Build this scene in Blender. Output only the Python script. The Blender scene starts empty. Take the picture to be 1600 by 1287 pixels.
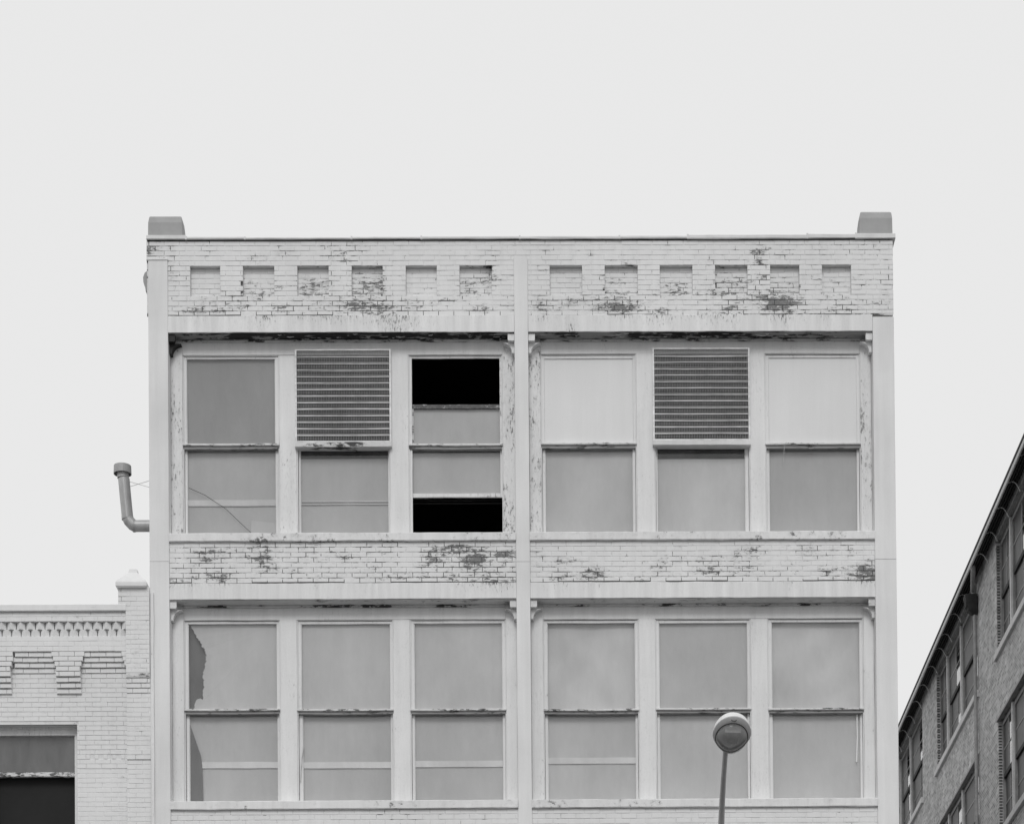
import bpy, bmesh, math, random
from mathutils import Vector, Matrix, noise as mnoise
random.seed(7)
S = bpy.context.scene
R = math.radians

# ------------------------------------------------------------------ camera, sky, sun, exposure
YAW, PITCH, ROLL = -0.01319291, 0.01812022, -0.00874394
FPX, CAM = 3777.78, Vector((0, -34, 1.6))
PPX, PPY = 941.25, 2246.1
CM = Matrix.Rotation(YAW, 3, 'Z') @ Matrix.Rotation(math.pi/2 + PITCH, 3, 'X') @ Matrix.Rotation(ROLL, 3, 'Z')
cd = bpy.data.cameras.new('camera'); cam = bpy.data.objects.new('camera', cd); S.collection.objects.link(cam)
cam.matrix_world = Matrix.Translation(CAM) @ CM.to_4x4()
cd.sensor_fit = 'HORIZONTAL'; cd.sensor_width = 36; cd.lens = FPX / 1600 * 36
cd.shift_x = (800 - PPX) / 1600; cd.shift_y = (PPY - 643.5) / 1600
cd.clip_end = 3000; S.camera = cam

SUN_EL, SUN_AZ = R(41), R(-3)          # azimuth measured from the facade's outward normal, towards the left
w = bpy.data.worlds.new('World'); S.world = w; w.use_nodes = True
nt = w.node_tree; nt.nodes.clear()
sky = nt.nodes.new('ShaderNodeTexSky'); sky.sky_type = 'NISHITA'; sky.sun_disc = False
sky.sun_elevation = SUN_EL; sky.sun_rotation = math.pi - SUN_AZ
sky.dust_density = 4; sky.air_density = 1.5
bw = nt.nodes.new('ShaderNodeRGBToBW'); mx = nt.nodes.new('ShaderNodeMix'); mx.data_type = 'FLOAT'
mx.inputs[0].default_value = 0.97; mx.inputs[3].default_value = 8.3
bg = nt.nodes.new('ShaderNodeBackground'); bg.inputs[1].default_value = 0.1
wo = nt.nodes.new('ShaderNodeOutputWorld')
nt.links.new(sky.outputs[0], bw.inputs[0]); nt.links.new(bw.outputs[0], mx.inputs[2])
nt.links.new(mx.outputs[0], bg.inputs[0]); nt.links.new(bg.outputs[0], wo.inputs[0])
sl = bpy.data.lights.new('sun', 'SUN'); sl.energy = 1.24; sl.angle = R(22); sl.color = (1, 1, 1)
so = bpy.data.objects.new('sun', sl); S.collection.objects.link(so)
sd = Vector((math.sin(SUN_AZ)*math.cos(SUN_EL), -math.cos(SUN_AZ)*math.cos(SUN_EL), math.sin(SUN_EL)))
so.rotation_euler = sd.to_track_quat('Z', 'Y').to_euler()
so.location = (0, -60, 60)
S.view_settings.view_transform = 'Standard'; S.view_settings.look = 'None'
S.view_settings.exposure = 0; S.view_settings.gamma = 1; S.view_settings.use_curve_mapping = False

# ------------------------------------------------------------------ measuring helpers (photo pixel on a vertical plane -> metres)
def ray(x, y):
    return CM @ Vector(((x - PPX)/FPX, (PPY - y)/FPX, -1))
def P(x, y, Y=0.0):
    d = ray(x, y); t = (Y - CAM.y)/d.y
    return CAM + d*t
def fx(x, y, Y=0.0): return P(x, y, Y).x
def fz(x, y, Y=0.0): return P(x, y, Y).z
def side(x, y, X):
    d = ray(x, y); t = (X - CAM.x)/d.x
    return CAM + d*t

# ------------------------------------------------------------------ wear map: patches where the paint has come off, in metres on the facade
BL = [(555,478,25,14,.85),(600,480,22,12,.55),(490,452,20,12,.6),(472,440,5,18,.7),(498,440,14,8,.5),(405,458,24,6,.65),(392,432,10,10,.45),(415,445,10,10,.5),
(575,450,20,12,.6),(560,432,14,10,.5),(598,440,5,18,.6),(745,455,20,8,.55),(768,430,4,20,.5),(727,448,10,10,.5),(660,481,22,9,.5),(752,484,14,7,.75),
(970,478,30,12,.75),(940,482,18,10,.5),(985,455,15,8,.55),(895,470,22,10,.5),(845,478,12,14,.5),(960,435,18,9,.5),(1065,455,26,5,.7),(1045,440,15,10,.45),
(1130,457,22,6,.8),(1140,440,16,10,.45),(1096,468,12,20,.55),(1150,478,14,12,.55),(1190,395,7,8,.9),(1188,410,8,5,.85),(1193,433,5,6,.8),(1200,457,14,8,.7),
(1205,476,14,14,1.05),(1228,478,16,14,1.05),(1246,474,14,12,.7),(1205,500,13,8,.8),(1226,501,10,10,.8),(1330,480,34,7,.45),(1340,437,14,14,.4),(1360,390,40,16,.4),
(1388,445,10,40,.4),(325,385,9,14,.55),(270,420,9,34,.4),(1110,407,10,5,.6),(1222,398,8,5,.6),(1150,395,10,8,.3),(235,390,14,14,.45),(395,498,40,5,.35),
(420,500,12,12,.5),(470,497,14,6,.6),(530,497,40,4,.7),(620,497,60,4,.55),(640,515,40,5,.4),(1100,493,40,5,.5),(1140,500,12,12,.35),(895,510,6,8,.75),(1290,500,14,10,.5),
(300,906,22,8,.55),(345,903,20,9,.75),(410,876,14,22,.6),(365,860,24,8,.35),(400,852,14,6,.6),(270,908,8,5,.8),(675,870,16,13,.9),(718,857,14,7,1.05),(745,872,20,9,1.0),
(752,863,6,10,.8),(792,866,14,8,.85),(745,893,46,16,.5),(640,899,34,6,.7),(700,899,26,8,.5),(780,906,28,6,.65),(670,852,28,4,.6),(500,850,30,4,.5),(615,850,24,5,.5),
(520,880,50,25,.3),(580,880,40,25,.33),(927,896,15,8,.9),(878,904,8,5,.85),(845,882,16,20,.4),(975,862,14,14,.4),(1060,874,12,9,.55),(1035,890,28,12,.4),
(1150,893,18,7,.5),(1352,895,18,13,.85),(1290,893,11,8,.8),(1225,890,60,18,.3),(1262,858,14,8,.35),(1185,860,5,16,.5),(1092,875,14,6,.4)]
BLW = []
rb = random.Random(3)
BL = [(x, y, rx*1.15, ry*1.1, min(s, .95)*.88) for (x, y, rx, ry, s) in BL]
BL += [(xx+dx, yy, 11, 6, ss) for xx, ss in ((404,.55),(489,.62),(574,.66),(743,.58),(971,.5),(1056,.56),(1143,.56),(884,.36),(1226,.42)) for dx, yy in ((-13,452),(6,456),(14,440),(-6,436))]
for i in range(90): BL.append((rb.uniform(270, 1385), rb.uniform(458, 490), rb.uniform(6, 26), rb.uniform(3, 7), rb.uniform(.25, .62)))
for i in range(40): BL.append((rb.uniform(235, 1390), rb.uniform(380, 455), rb.uniform(5, 22), rb.uniform(3, 8), rb.uniform(.2, .5)))
for i in range(70): BL.append((rb.uniform(268, 1365), rb.uniform(850, 908), rb.uniform(6, 30), rb.uniform(3, 7), rb.uniform(.25, .58)))
for (x, y, rx, ry, s) in BL:
    p = P(x, y, 0.02); BLW.append((p.x, p.z, rx*.0091, ry*.0091, s))
def W(x, z):
    v = 0
    for (a, b, rx, ry, s) in BLW:
        dx = (x-a)/rx; dz = (z-b)/ry; q = dx*dx + dz*dz
        if q < 5: v = max(v, s*math.exp(-q*.55))
    return v

# ------------------------------------------------------------------ materials (all greys: a black and white photograph)
def grey(v): return (v, v, v, 1)
class NT:
    def __init__(s, name):
        s.m = bpy.data.materials.new(name); s.m.use_nodes = True; s.t = s.m.node_tree; s.t.nodes.clear()
        s.out = s.n('ShaderNodeOutputMaterial'); s.b = s.n('ShaderNodeBsdfPrincipled'); s.l(s.b.outputs[0], s.out.inputs[0])
        s.pos = s.n('ShaderNodeNewGeometry').outputs['Position']
    def n(s, k): return s.t.nodes.new(k)
    def l(s, a, b): s.t.links.new(a, b)
    def math(s, op, a, b=None, c=None, clamp=False):
        n = s.n('ShaderNodeMath'); n.operation = op; n.use_clamp = clamp
        for i, v in enumerate((a, b, c)):
            if v is None: continue
            if isinstance(v, (int, float)): n.inputs[i].default_value = v
            else: s.l(v, n.inputs[i])
        return n.outputs[0]
    def noise(s, scale, detail=5, rough=.6, stretch=(1,1,1), off=(0,0,0), dist=0):
        mp = s.n('ShaderNodeMapping'); mp.inputs['Scale'].default_value = stretch; mp.inputs['Location'].default_value = off
        s.l(s.pos, mp.inputs[0]); n = s.n('ShaderNodeTexNoise'); n.inputs['Scale'].default_value = scale
        n.inputs['Detail'].default_value = detail; n.inputs['Roughness'].default_value = rough; n.inputs['Distortion'].default_value = dist
        s.l(mp.outputs[0], n.inputs['Vector']); return n.outputs[0]
    def rng(s, v, a, b, c=0, d=1):
        n = s.n('ShaderNodeMapRange'); n.inputs[1].default_value = a; n.inputs[2].default_value = b
        n.inputs[3].default_value = c; n.inputs[4].default_value = d; s.l(v, n.inputs[0]); return n.outputs[0]
    def mix(s, f, a, b):
        n = s.n('ShaderNodeMix'); n.data_type = 'FLOAT'
        for i, v in ((0, f), (2, a), (3, b)):
            if isinstance(v, (int, float)): n.inputs[i].default_value = v
            else: s.l(v, n.inputs[i])
        return n.outputs[0]
    def bump(s, h, st, dist=.01):
        n = s.n('ShaderNodeBump'); n.inputs['Strength'].default_value = st; n.inputs['Distance'].default_value = dist
        s.l(h, n.inputs['Height']); s.l(n.outputs[0], s.b.inputs['Normal'])
def paint(name, base, under, bias=0.0, dirt=.10, streak=.08, scale=16, stretch=(1,1,1), rough=.65, fleck=.5, low=.68, high=.72):
    t = NT(name)
    at = t.n('ShaderNodeAttribute'); at.attribute_name = 'wear'
    wear = t.math('ADD', at.outputs['Fac'], bias)
    n1 = t.noise(scale, 9, .72, stretch); nb = t.noise(1.7, 3, .5, off=(3,1,7))
    v = t.math('ADD', t.math('MULTIPLY', n1, .9), t.math('MULTIPLY', wear, .42))
    v = t.math('ADD', v, t.math('MULTIPLY', t.math('SUBTRACT', nb, .5), .30))
    mask = t.rng(v, low, high)
    st = t.noise(9, 6, .6, (1, 1, .07), off=(5,2,1)); big = t.noise(.8, 4, .55, off=(9,9,2)); fine = t.noise(60, 4, .7)
    f = t.math('ADD', t.rng(st, .3, .7, 1 - streak, 1 + streak*.5), t.rng(big, .3, .7, -dirt*.5, dirt*.5))
    f = t.math('ADD', f, t.rng(fine, .3, .7, -.03, .03))
    pc = t.math('MULTIPLY', f, base)
    pc = t.math('MULTIPLY', pc, t.math('SUBTRACT', 1, t.math('MULTIPLY', t.rng(v, low-.11, low), .13)))   # grime round worn edges
    uc = t.math('MULTIPLY', t.rng(t.noise(30, 5, .7), .3, .7, 1-fleck, 1+fleck), under)
    t.l(t.mix(mask, pc, uc), t.b.inputs['Base Color']); t.b.inputs['Roughness'].default_value = rough
    t.b.inputs['Specular IOR Level'].default_value = .3
    h = t.math('SUBTRACT', t.math('MULTIPLY', fine, .25), mask)
    t.bump(h, .35, .004)
    return t.m
def plain(name, v, rough=.6, var=.12, scale=12, metal=0, bump=.15, stretch=(1,1,1)):
    t = NT(name); n = t.noise(scale, 6, .65, stretch); n2 = t.noise(scale*.12, 3, .5)
    c = t.math('MULTIPLY', t.math('ADD', t.rng(n, .3, .7, 1-var, 1+var), t.rng(n2, .3, .7, -var*.6, var*.6)), v)
    t.l(c, t.b.inputs['Base Color']); t.b.inputs['Roughness'].default_value = rough; t.b.inputs['Metallic'].default_value = metal
    if bump: t.bump(n, bump, .003)
    return t.m
def brickwork(name, c1, c2, mort, swap=False, bump=.5):
    t = NT(name)
    sp = t.n('ShaderNodeSeparateXYZ'); t.l(t.pos, sp.inputs[0]); cb = t.n('ShaderNodeCombineXYZ')
    t.l(sp.outputs[1 if swap else 0], cb.inputs[0]); t.l(sp.outputs[2], cb.inputs[1])
    b = t.n('ShaderNodeTexBrick'); t.l(cb.outputs[0], b.inputs['Vector'])
    b.inputs['Scale'].default_value = 1; b.inputs['Brick Width'].default_value = .215; b.inputs['Row Height'].default_value = .07
    b.inputs['Mortar Size'].default_value = .007; b.inputs['Mortar Smooth'].default_value = .1; b.inputs['Bias'].default_value = 0
    b.inputs['Color1'].default_value = grey(c1); b.inputs['Color2'].default_value = grey(c2); b.inputs['Mortar'].default_value = grey(mort)
    n = t.noise(3, 6, .65); f = t.rng(n, .3, .7, .8, 1.2); n2 = t.noise(.5, 4, .6, (1,1,.4)); f2 = t.rng(n2, .3, .7, .85, 1.15)
    bwn = t.n('ShaderNodeRGBToBW'); t.l(b.outputs[0], bwn.inputs[0])
    t.l(t.math('MULTIPLY', t.math('MULTIPLY', bwn.outputs[0], f), f2), t.b.inputs['Base Color']); t.b.inputs['Roughness'].default_value = .85
    t.bump(t.math('MULTIPLY', b.outputs['Fac'], -1), bump, .006)
    return t.m
def glass(name, refl=.06, dust=.10, fres=False, dark=False):
    t = NT(name); t.t.nodes.remove(t.b)
    tr = t.n('ShaderNodeBsdfTransparent'); tr.inputs[0].default_value = grey(.86)
    gl = t.n('ShaderNodeBsdfGlossy'); gl.inputs['Roughness'].default_value = .03; gl.inputs[0].default_value = grey(.95)
    df = t.n('ShaderNodeBsdfDiffuse'); df.inputs[0].default_value = grey(.55)
    n = t.noise(5, 6, .65, (1,1,.35)); d = t.rng(n, .35, .75, dust*.3, dust*1.6)
    n3 = t.noise(1.5, 2, .5); bp = t.n('ShaderNodeBump'); bp.inputs['Strength'].default_value = .012; bp.inputs['Distance'].default_value = .02
    t.l(n3, bp.inputs['Height']); t.l(bp.outputs[0], gl.inputs['Normal'])
    m1 = t.n('ShaderNodeMixShader'); t.l(d, m1.inputs[0]); t.l(tr.outputs[0], m1.inputs[1]); t.l(df.outputs[0], m1.inputs[2])
    m2 = t.n('ShaderNodeMixShader'); t.l(m1.outputs[0], m2.inputs[1]); t.l(gl.outputs[0], m2.inputs[2])
    lw = t.n('ShaderNodeLayerWeight'); lw.inputs['Blend'].default_value = .5
    t.l(t.math('MULTIPLY_ADD', t.math('POWER', lw.outputs['Facing'], 3.5 if fres else 5), .9, refl, clamp=True), m2.inputs[0])
    t.l(m2.outputs[0], t.out.inputs[0]); return t.m
def paper(name, v):
    t = NT(name)
    a = t.noise(1.1, 5, .6, (1,1,.55), off=(2,4,v*20)); st = t.noise(10, 5, .6, (1,1,.05), off=(v*9,0,0)); sp = t.noise(35, 3, .6)
    f = t.math('ADD', t.rng(a, .3, .7, .86, 1.12), t.rng(st, .3, .7, -.025, .02)); f = t.math('ADD', f, t.rng(sp, .66, .74, 0, .05))
    t.l(t.math('MULTIPLY', f, v), t.b.inputs['Base Color']); t.b.inputs['Roughness'].default_value = .9
    t.b.inputs['Specular IOR Level'].default_value = .1
    t.bump(a, .3, .03)
    return t.m

PB = .71
M = {}
M['brick'] = paint('painted_brick', PB, .19, bias=.03, dirt=.08, streak=.05, scale=22, stretch=(.5,1,1.25), rough=.75, fleck=.35)
M['mortar'] = paint('painted_mortar', PB*.97, .05, bias=.29, dirt=.1, streak=.05, scale=9, stretch=(.7,1,1.6), fleck=.4, low=.67, high=.74)
M['steel'] = paint('painted_pier', PB*.99, .2, bias=.02, dirt=.15, streak=.07, scale=20)
M['lintel'] = paint('painted_lintel', PB, .12, bias=.06, dirt=.08, streak=.14, scale=24, stretch=(1.6,1,.5))
M['wood'] = paint('painted_wood', PB, .20, bias=.18, dirt=.08, streak=.09, scale=26, stretch=(1.4,1,.5), low=.70, high=.74)
M['sillwood'] = paint('painted_sill', PB, .18, bias=.22, dirt=.10, streak=.10, scale=13)
M['rail'] = paint('worn_rail', PB*.95, .10, bias=.40, dirt=.1, streak=.05, scale=20, stretch=(.5,1,1.5))
M['railface'] = paint('worn_rail_face', .30, .07, bias=.30, dirt=.2, streak=.05, scale=14, stretch=(.4,1,1.5))
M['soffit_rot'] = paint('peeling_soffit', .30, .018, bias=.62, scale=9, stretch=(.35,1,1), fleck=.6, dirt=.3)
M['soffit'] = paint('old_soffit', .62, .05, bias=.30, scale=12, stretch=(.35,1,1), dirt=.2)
M['flake'] = plain('paint_flake', .45, .7, .3)
M['board'] = paint('painted_board', PB*.98, .25, bias=-.12, dirt=.06, streak=.03)
M['galv'] = plain('galvanised_metal', .36, .45, .14, 9, 0, .1)
M['duct'] = plain('duct_metal', .40, .42, .2, 7, .15, .1, (1,1,.3))
M['slat'] = plain('louver_slat', .085, .6, .3, 14, 0, .2, (.3,1,1))
M['lip'] = plain('louver_lip', .62, .5, .25, 20, 0, .2, (.5,1,1))
M['wire'] = plain('wire_mesh', .36, .5, .2, 20, 0, 0)
M['cap'] = plain('coping_metal', .62, .55, .10, 4, 0, .15, (1,1,.4))
M['block'] = plain('terminal_block', .33, .75, .08, 6, 0, .2)
M['dark'] = plain('dark_interior', .012, .9, .2, 3, 0, 0)  # near-black: the darkness of unlit rooms is put into the colour
M['glass'] = glass('window_glass', .06, .10)
M['wbrick'] = brickwork('warehouse_brick', .24, .50, .56, swap=True)
M['wbrick_dark'] = plain('dark_brick', .06, .9, .3, 20)
M['sidebrick'] = brickwork('side_wall_brick', .45, .6, .4, swap=True)
M['wframe'] = plain('warehouse_frame', .28, .6, .2, 8)
M['wstone'] = plain('warehouse_stone', .58, .8, .14, 8)
M['wdark'] = plain('eave_timber', .022, .8, .3, 8)
M['wglass'] = glass('warehouse_glass', .12, .03, True)
M['wglass_skyless'] = plain('grimy_skyless_glass', .05, .5, .4, 5)  # dirty panes, and panes painted dark where no sky is mirrored
M['asphalt'] = plain('asphalt', .06, .9, .25, 30, 0, .3)
M['walk'] = plain('pavement_concrete', .28, .9, .15, 9)
M['ground'] = plain('ground_soil', .16, .95, .2, 2)
M['line'] = plain('road_marking', .6, .8, .2, 15)
M['roof'] = plain('roofing_felt', .10, .9, .2, 6)
M['lampmetal'] = plain('lamp_housing', .74, .4, .05, 8, 0, .03)
M['pole'] = plain('lamp_pole', .5, .45, .1, 8, .1, .05)
for k, v in (('p24', .34), ('p29', .51), ('p32', .57), ('p34', .61), ('p37', .66), ('p20', .17), ('p50', .80)): M[k] = paper('window_paper_' + k[1:], v)

# ------------------------------------------------------------------ object helpers
C = S.collection
def thing(name, label, cat, loc, group=None):
    o = bpy.data.objects.new(name, None); C.objects.link(o); o.location = loc; o.empty_display_size = .3
    o['label'] = label; o['category'] = cat
    if group: o['group'] = group
    o['_w'] = list(loc); return o
def wloc(o):
    v = Vector((0,0,0))
    while o is not None: v += o.location; o = o.parent
    return v
class MB:
    def __init__(s): s.v = []; s.f = []; s.w = []
    def add(s, vs, fs, wear=None):
        n = len(s.v); s.v += [tuple(v) for v in vs]; s.f += [tuple(i + n for i in f) for f in fs]
        if callable(wear): s.w += [wear(v[0], v[2]) for v in vs]
        else: s.w += [wear or 0.0]*len(vs)
    def box(s, x0, x1, y0, y1, z0, z1, wear=None):
        s.add([(x0,y0,z0),(x1,y0,z0),(x1,y1,z0),(x0,y1,z0),(x0,y0,z1),(x1,y0,z1),(x1,y1,z1),(x0,y1,z1)],
              [(0,3,2,1),(4,5,6,7),(0,1,5,4),(1,2,6,5),(2,3,7,6),(3,0,4,7)], wear)
    def brick(s, x0, x1, y0, y1, z0, z1, c=.004, wear=None, tilt=0):
        # front (y0) chamfered
        vs = [(x0,y1,z0),(x1,y1,z0),(x1,y1,z1),(x0,y1,z1),(x0,y0+c,z0),(x1,y0+c,z0),(x1,y0+c,z1),(x0,y0+c,z1),
              (x0+c,y0+tilt,z0+c),(x1-c,y0-tilt,z0+c),(x1-c,y0-tilt,z1-c),(x0+c,y0+tilt,z1-c)]
        fs = [(0,1,5,4),(1,2,6,5),(2,3,7,6),(3,0,4,7),(4,5,9,8),(5,6,10,9),(6,7,11,10),(7,4,8,11),(8,9,10,11),(3,2,1,0)]
        s.add(vs, fs, wear)
    def beam(s, x0, x1, y0, y1, z0, z1, axis='x', seg=.12, amp=.003, c=.005, wear=None, sag=0, nfreq=2.5):
        # long chamfered member whose edges wander a little
        a0, a1 = {'x': (x0,x1), 'z': (z0,z1), 'y': (y0,y1)}[axis]
        n = max(2, int(abs(a1-a0)/seg)); sd = random.random()*100
        if axis == 'x': u0,u1,v0,v1 = y0,y1,z0,z1
        elif axis == 'z': u0,u1,v0,v1 = x0,x1,y0,y1
        else: u0,u1,v0,v1 = x0,x1,z0,z1
        c = min(c, abs(u1-u0)*.3, abs(v1-v0)*.3)
        ring = [(u0+c,v0),(u1-c,v0),(u1,v0+c),(u1,v1-c),(u1-c,v1),(u0+c,v1),(u0,v1-c),(u0,v0+c)]
        vs = []
        for i in range(n+1):
            t = i/n; a = a0 + (a1-a0)*t
            for k, (u, v) in enumerate(ring):
                kk = k//2
                j1 = mnoise.noise(Vector((a*nfreq, kk*7.3+sd, 0)))*amp*1.6 + mnoise.noise(Vector((a*nfreq*6, k*3.3+sd, 5)))*amp
                j2 = mnoise.noise(Vector((a*nfreq, kk*7.3+sd, 9)))*amp*1.6 + mnoise.noise(Vector((a*nfreq*6, k*3.3+sd, 15)))*amp
                uu = u+j1*.6; vv = v+j2 - sag*math.sin(math.pi*t)
                vs.append({'x': (a,uu,vv), 'z': (uu,vv,a), 'y': (uu,a,vv)}[axis])
        fs = []
        for i in range(n):
            for k in range(8):
                k2 = (k+1) % 8; fs.append((i*8+k, i*8+k2, (i+1)*8+k2, (i+1)*8+k))
        fs.append(tuple(range(7,-1,-1))); fs.append(tuple(n*8+k for k in range(8)))
        s.add(vs, fs, wear)
    def prism(s, pts, y0, y1, wear=None):       # polygon in x,z extruded along y
        n = len(pts); vs = [(p[0], y0, p[1]) for p in pts] + [(p[0], y1, p[1]) for p in pts]
        s.add(vs, [tuple(range(n)), tuple(range(2*n-1, n-1, -1))] + [(i, i+n, (i+1) % n + n, (i+1) % n) for i in range(n)], wear)
    def tube(s, pts, r, seg=12, caps=True, wear=None):
        pts = [Vector(p) for p in pts]; rs = r if isinstance(r, (list, tuple)) else [r]*len(pts); vs = []; fs = []
        up = Vector((0.13, .31, .94)).normalized()
        for i, p in enumerate(pts):
            d = (pts[min(i+1, len(pts)-1)] - pts[max(i-1, 0)]).normalized()
            a = d.cross(up)
            if a.length < .1: a = d.cross(Vector((1, 0, 0)))
            a.normalize(); b = d.cross(a).normalized()
            for k in range(seg):
                t = 2*math.pi*k/seg; vs.append(p + (a*math.cos(t) + b*math.sin(t))*rs[i])
        for i in range(len(pts)-1):
            for k in range(seg):
                k2 = (k+1) % seg; fs.append((i*seg+k, i*seg+k2, (i+1)*seg+k2, (i+1)*seg+k))
        if caps: fs.append(tuple(range(seg-1,-1,-1))); fs.append(tuple((len(pts)-1)*seg+k for k in range(seg)))
        s.add(vs, fs, wear)
    def build(s, name, mat, parent=None, smooth=False, kind=None, label=None, recalc=True):
        vs = s.v
        lo = [min(v[i] for v in vs) for i in range(3)]; hi = [max(v[i] for v in vs) for i in range(3)]
        c = Vector([(a+b)/2 for a, b in zip(lo, hi)])
        me = bpy.data.meshes.new(name); me.from_pydata([tuple(Vector(v)-c) for v in vs], [], s.f)
        if recalc:
            bm = bmesh.new(); bm.from_mesh(me); bmesh.ops.recalc_face_normals(bm, faces=bm.faces); bm.to_mesh(me); bm.free()
        at = me.attributes.new('wear', 'FLOAT', 'POINT'); at.data.foreach_set('value', s.w)
        if smooth: me.polygons.foreach_set('use_smooth', [True]*len(me.polygons))
        me.materials.append(M[mat]); me.update()
        o = bpy.data.objects.new(name, me); C.objects.link(o); o.location = c
        if parent is not None: o.parent = parent; o.location = c - wloc(parent)
        if kind: o['kind'] = kind
        if label: o['label'] = label
        return o

# ------------------------------------------------------------------ ground and street (below the frame)
b = MB(); b.add([(-600,-600,-.02),(600,-600,-.02),(600,900,-.02),(-600,900,-.02)], [(0,1,2,3)]); b.build('ground', 'ground', kind='structure')
b = MB(); b.add([(-200,-28,0),(200,-28,0),(200,-5,0),(-200,-5,0)], [(0,1,2,3)]); b.build('road', 'asphalt', kind='structure')
b = MB(); b.box(-200,200,-5,.5,-.1,.13); b.build('near_pavement', 'walk', kind='structure')
b = MB(); b.box(-200,200,-40,-28,-.1,.13); b.build('far_pavement', 'walk', kind='structure')
b = MB()
for i in range(-16, 17): b.box(i*6-1.5, i*6+1.5, -16.56, -16.44, .004, .006)
b.build('road_marking', 'line', kind='structure')

# ------------------------------------------------------------------ main building
XL = fx(231.6, 480); XR = fx(1396.3, 480); XC0 = fx(804, 560); XC1 = fx(825.5, 560)
XPL = fx(262.5, 560); XPR = fx(1364, 560)                 # inner edges of the outer piers
ZBT = fz(700, 374.8)                                      # top of the brick
ZL1T = (fz(530, 492.6)+fz(1100, 491.2))/2; ZL1B = (fz(530, 520.3)+fz(1100, 518.7))/2
ZS1T = (fz(540, 833)+fz(1100, 830))/2; ZS1B = ZS1T - .12
ZL2T = (fz(540, 910.6)+fz(1100, 907.5))/2; ZL2B = (fz(540, 936.5)+fz(1100, 934.8))/2
PITCHZ = ZL1B - ZL2B; WINH = ZL1B - ZS1T
COURSE = (ZBT - ZL1T)/15
root = thing('painted_brick_building', 'tall white painted brick commercial building with two bays of wide windows, filling the middle', 'building', ((XL+XR)/2, 0, 0))
YB, YM = .02, .0245; BLEN = .2165
all_bricks = []                                            # (x0,x1,yf,yb,z0,z1,wear)
def course(intervals, z0, z1, yf, depth, phase, out, L=BLEN, gap=.008, jit=.0022, wf=W, lift=0):
    for (a, b_) in intervals:
        k = math.floor((a-phase)/L)
        while phase + k*L < b_:
            j = .01*math.sin(k*12.9 + z0*47)
            j2 = .01*math.sin((k+1)*12.9 + z0*47)
            p0 = max(a, phase+k*L+j) + (gap/2 if phase+k*L+j > a else 0); p1 = min(b_, phase+(k+1)*L+j2) - (gap/2 if phase+(k+1)*L+j2 < b_ else 0)
            if p1-p0 > .025:
                y = yf + random.uniform(-jit, jit)
                wv = .0022*mnoise.noise(Vector((p0*1.7, z0*9, 2)))
                out.append((p0, p1, y, yf+depth, z0+gap/2+wv+random.uniform(-.0018,.0012)+(lift if mnoise.noise(Vector((p0*.9, z0*3, 1))) > -.05 else 0), z1-gap/2+wv+random.uniform(-.0012,.0018)))
            k += 1
REC = [(297,344),(379.5,428.5),(464.5,513.5),(549.5,598),(634,682.5),(718,768),(859,909.5),(945,996.5),(1031,1082),(1117.5,1168),(1203.5,1249),(1284.5,1330)]
RX = [(fx(a, 435, .02), fx(b_, 435, .02)) for a, b_ in REC]
ZRT = ZBT - 5*COURSE; ZRB = ZBT - 11*COURSE; YR = YB + .08
for r in range(15):
    z1 = ZBT - r*COURSE; z0 = z1 - COURSE
    lo = fx(228.5, 390) if r < 4 else XPL
    hi = XR
    cuts = []
    if r >= 4: cuts.append((XC0, XC1))
    if 5 <= r < 11: cuts += RX
    iv = []; p = lo
    for (a, b_) in sorted(cuts): iv.append((p, a)); p = b_
    iv.append((p, hi))
    ph = XL + (BLEN/2 if r % 2 else 0) + (BLEN/4 if r in (3, 9) else 0)
    course(iv, z0, z1, YB, .10, ph, all_bricks, lift=.014 if r == 14 else 0)
    if 5 <= r < 11: course(RX, z0, z1, YR, .05, ph+.05, all_bricks)
def spandrel(zt, zb, xl0, xl1, xr0, xr1, out):
    h = (zt-zb)/8
    for r in range(8):
        ph = XL + (BLEN/2 if r % 2 else 0) + .04
        course([(xl0, xl1), (xr0, xr1)], zt-(r+1)*h, zt-r*h, YB, .08, ph, out, lift=.012 if r == 7 else 0)
ZSP1T, ZSP1B = ZS1B, ZL2T+.006
spandrel(ZSP1T, ZSP1B, XPL+.004, XC0-.004, XC1+.004, XPR-.004, all_bricks)
low_bricks = []
spandrel(ZSP1T-PITCHZ, ZSP1B-PITCHZ, XPL+.004, XC0-.004, XC1+.004, XPR-.004, low_bricks)
full = sorted(range(len(all_bricks)), key=lambda i: -(min(1, (all_bricks[i][1]-all_bricks[i][0])/.19)*2 + W((all_bricks[i][0]+all_bricks[i][1])/2, (all_bricks[i][4]+all_bricks[i][5])/2)))
single = set(full[:300]); rest = MB()
for i, q in enumerate(all_bricks + low_bricks):
    x0, x1, yf, yb, z0, z1 = q
    if i in single:
        b = MB(); b.brick(x0, x1, yf, yb, z0, z1, .0035, W, random.uniform(-.0008, .0008)); b.build('brick', 'brick', root, recalc=False)
    else: rest.brick(x0, x1, yf, yb, z0, z1, .0035, W, random.uniform(-.0008, .0008))
rest.build('brick', 'brick', root, kind='stuff', recalc=False)
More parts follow.
